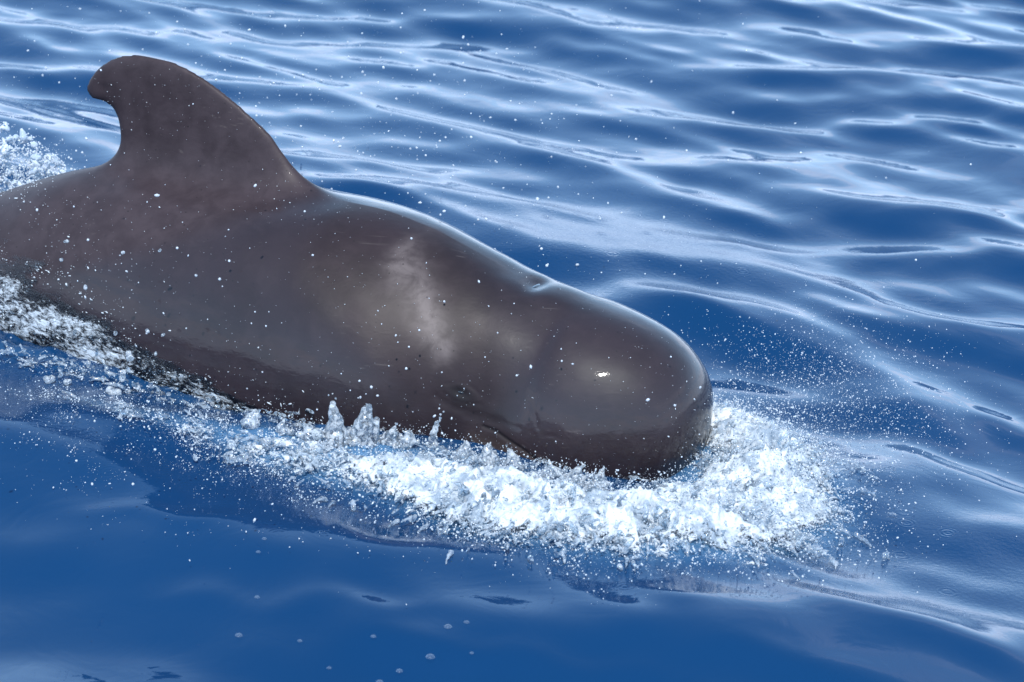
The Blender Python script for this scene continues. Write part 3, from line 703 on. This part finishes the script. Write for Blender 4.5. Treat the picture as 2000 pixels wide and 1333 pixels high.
# ------------------------------------------------------------------ single splashes, drops and bubbles
def blob_mesh(name, centres, radii_, voxel=.0036):
    """spheres run together into one lump of water"""
    v, f = ICO2; n = len(centres)
    V = (v[None] * np.asarray(radii_)[:, None, None] + np.asarray(centres)[:, None, :]).reshape(-1, 3)
    F = (f[None] + (np.arange(n) * len(v))[:, None, None]).reshape(-1, 3)
    me = mesh_np(name, V, F); o = bpy.data.objects.new(name, me); COL.objects.link(o)
    md = o.modifiers.new('r', 'REMESH'); md.mode = 'VOXEL'; md.voxel_size = voxel; md.use_smooth_shade = True
    sm = o.modifiers.new('s', 'SMOOTH'); sm.factor = .5; sm.iterations = 3
    r = bpy.data.meshes.new_from_object(o.evaluated_get(bpy.context.evaluated_depsgraph_get())); r.name = name
    bpy.data.objects.remove(o); bpy.data.meshes.remove(me)
    return r
def tongue(h, w, lean, rg, lobes=3):
    """a tongue of water: broad ragged foot, wavering stem, rounded tip with loose beads"""
    C, R = [], []
    for i in range(14):
        f = i / 13
        C.append((lean * f * f * h + rg.normal() * .004, rg.normal() * .004, f * h)); R.append(w * (1 - f) ** .7 * .9 + w * .22 + .0015 * rg.normal())
    R[-1] = R[-1] * 1.25
    for j in range(lobes):
        a = rg.uniform(0, 6.28); rr = w * rg.uniform(.7, 1.8); hh = h * rg.uniform(.25, .65); ww = w * rg.uniform(.35, .6)
        for i in range(8):
            f = i / 7
            C.append((math.cos(a) * rr + lean * f * hh, math.sin(a) * rr * .6, f * hh)); R.append(ww * (1 - .55 * f))
    for j in range(16):
        a = rg.uniform(0, 6.28); rr = w * rg.uniform(.4, 2.2); C.append((math.cos(a) * rr, math.sin(a) * rr * .6, rg.uniform(-.2, .25) * h)); R.append(w * rg.uniform(.3, .7))
    for j in range(3):
        C.append((lean * h + rg.normal() * w * .7, rg.normal() * w * .4, h * rg.uniform(1.0, 1.3))); R.append(rg.uniform(.0035, .0055))
    return np.array(C), np.array(R)
TG = Mat('glassy_water')
tp = TG.n('ShaderNodeNewGeometry').outputs['Position']
tb = TG.n('ShaderNodeBump', {'Height': TG.noise(tp, 70, 3, .6), 'Strength': .6, 'Distance': .006}).outputs[0]
tcl = TG.n('ShaderNodeMixShader', {0: TG.n('ShaderNodeFresnel', {'IOR': 1.45, 'Normal': tb}).outputs[0], 1: TG.n('ShaderNodeBsdfTransparent', {'Color': (.88, .94, .98, 1)}).outputs[0], 2: TG.n('ShaderNodeBsdfGlossy', {'Roughness': .12, 'Normal': tb}).outputs[0]})
twh = TG.n('ShaderNodeMixShader', {0: .5, 1: TG.n('ShaderNodeBsdfPrincipled', {'Base Color': (.72, .77, .82, 1), 'Roughness': .10, 'Normal': tb}).outputs[0], 2: TG.n('ShaderNodeBsdfTranslucent', {'Color': (.8, .86, .92, 1)}).outputs[0]})
TG.surf(TG.n('ShaderNodeMixShader', {0: TG.ramp(TG.noise(tp, 62, 4, .7, .5), .42, .60, .10, .80), 1: tcl.outputs[0], 2: twh.outputs[0]}).outputs[0])
rg = np.random.default_rng(5)
TONGUES = [((-.523, -.71), .125, .034, -.1, 2, 'tall rounded tongue of clear water leaping beside the whale, next to a pointed one'),
           ((-.444, -.696), .125, .038, .15, 4, 'tall pointed tongue of clear water leaping beside the whale, next to a rounded one'),
           ((-.365, -.69), .060, .018, .5, 3, 'low ragged curl of water right beside the tall pointed tongue of water'),
           ((-.225, -.668), .105, .010, .2, 0, "thin upright jet of water tipped with beads below the whale's eye")]
for (x, y), h, w, ln, lb, lab in TONGUES:
    C, R = tongue(h, w, ln, rg, lb)
    o = link('water_tongue', blob_mesh('water_tongue', C, R), TG.m, label=lab, category='splash', group='tongues of water along the whale')
    o.location = (x, y, float(sea_z(x, y)) + .012)
    o.rotation_euler.z = -.2
for (x, y) in ((-.60, -.705), (-.69, -.69), (-.80, -.66), (-.123, -.74), (.029, -.775), (.148, -.815), (.29, -.86), (.22, -.84), (-.30, -.69), (-.05, -.76)):
    C, R = tongue(rg.uniform(.03, .055), rg.uniform(.014, .022), rg.uniform(-.4, .6), rg, 4)
    o = link('water_lump', blob_mesh('water_lump', C, R), TG.m, label="small glassy lump of water heaving up where the foam meets the whale's side", category='splash', group="small lumps of water along the whale's side")
    o.location = (x, y, float(sea_z(x, y)) + .018)
BIG = [(-1.253, -.373, .064, .019), (-1.24, -.379, .12, .012), (-1.494, -.266, .055, .014), (-1.427, -.296, .06, .012), (-1.12, -.432, .576, .007), (-1.244, -.377, .546, .008),
       (-.996, -.488, .519, .007), (-1.158, -.415, .299, .008), (-1.125, -.43, .229, .007), (-1.357, -.327, .138, .009), (-1.374, -.319, .396, .008), (-1.078, -.451, .104, .010),
       (-1.21, -.392, .194, .013), (-1.183, -.404, .104, .009), (-1.455, -.283, .468, .008), (-1.104, -.439, .298, .006), (-1.037, -.469, .175, .007), (-1.438, -.291, .536, .007), (-1.266, -.367, .268, .008)]
for x, y, z_, r in BIG:
    k = 3 if r > .0105 else 2
    C = np.array([(rg.normal() * r * .5, rg.normal() * r * .3, rg.normal() * r * .6) for _ in range(k)]) * (1 if k > 2 else .6)
    o = link('flying_drop', blob_mesh('flying_drop', C, r * rg.uniform(.65, .95, k), max(.0016, r * .2)), TG.m,
             label="large glassy drop flung up against the whale's dark flank", category='drop', group="large drops flying by the whale's flank")
    o.location = (x, y, z_)
def dome(r):
    """floating bubble: thin dome with a raised rim of water"""
    prof = [(r * math.sin(a), r * .62 * math.cos(a)) for a in np.linspace(0, math.pi / 2, 7)] + [(r * 1.15, -r * .06)]
    n = 20; V = [(0, 0, prof[0][1])]; F = []
    for R_, Z_ in prof[1:]:
        V += [(R_ * math.cos(2 * math.pi * j / n), R_ * math.sin(2 * math.pi * j / n), Z_) for j in range(n)]
    F += [(0, 1 + j, 1 + (j + 1) % n) for j in range(n)]
    for i in range(len(prof) - 2):
        a = 1 + i * n
        F += [(a + j, a + n + j, a + n + (j + 1) % n, a + (j + 1) % n) for j in range(n)]
    me = bpy.data.meshes.new('floating_bubble'); me.from_pydata(V, [], F); me.update()
    me.polygons.foreach_set('use_smooth', np.ones(len(me.polygons), bool)); return me
BB = Mat('bubble_film')
lw = BB.n('ShaderNodeLayerWeight', {'Blend': .35}).outputs['Facing']
bs = BB.n('ShaderNodeBsdfPrincipled', {'Base Color': (.35, .45, .56, 1), 'Roughness': .14, 'IOR': 1.5})
BB.surf(BB.n('ShaderNodeMixShader', {0: BB.ramp(lw, .2, 1.0, .10, .55), 1: BB.n('ShaderNodeBsdfTransparent').outputs[0], 2: bs.outputs[0]}).outputs[0])
BUB = [(-.69, -1.88, .012), (-.52, -1.91, .008), (-.32, -1.92, .009), (-.12, -1.88, .013), (-.16, -2.01, .015), (-.24, -2.04, .011), (-.29, -2.07, .012), (-.43, -2.02, .008), (-.42, -2.1, .007),
       (-.47, -2.13, .009), (-.07, -1.86, .009), (-.05, -2.0, .007), (-.66, -1.7, .009), (-.68, -1.5, .008), (-.67, -1.43, .008)]
for x, y, r in BUB:
    o = link('floating_bubble', dome(r * .75), BB.m, label='round clear bubble floating on smooth dark blue water', category='bubble', group='bubbles floating on the smooth water')
    o.location = (x, y, float(sea_z(x, y)) + .001)
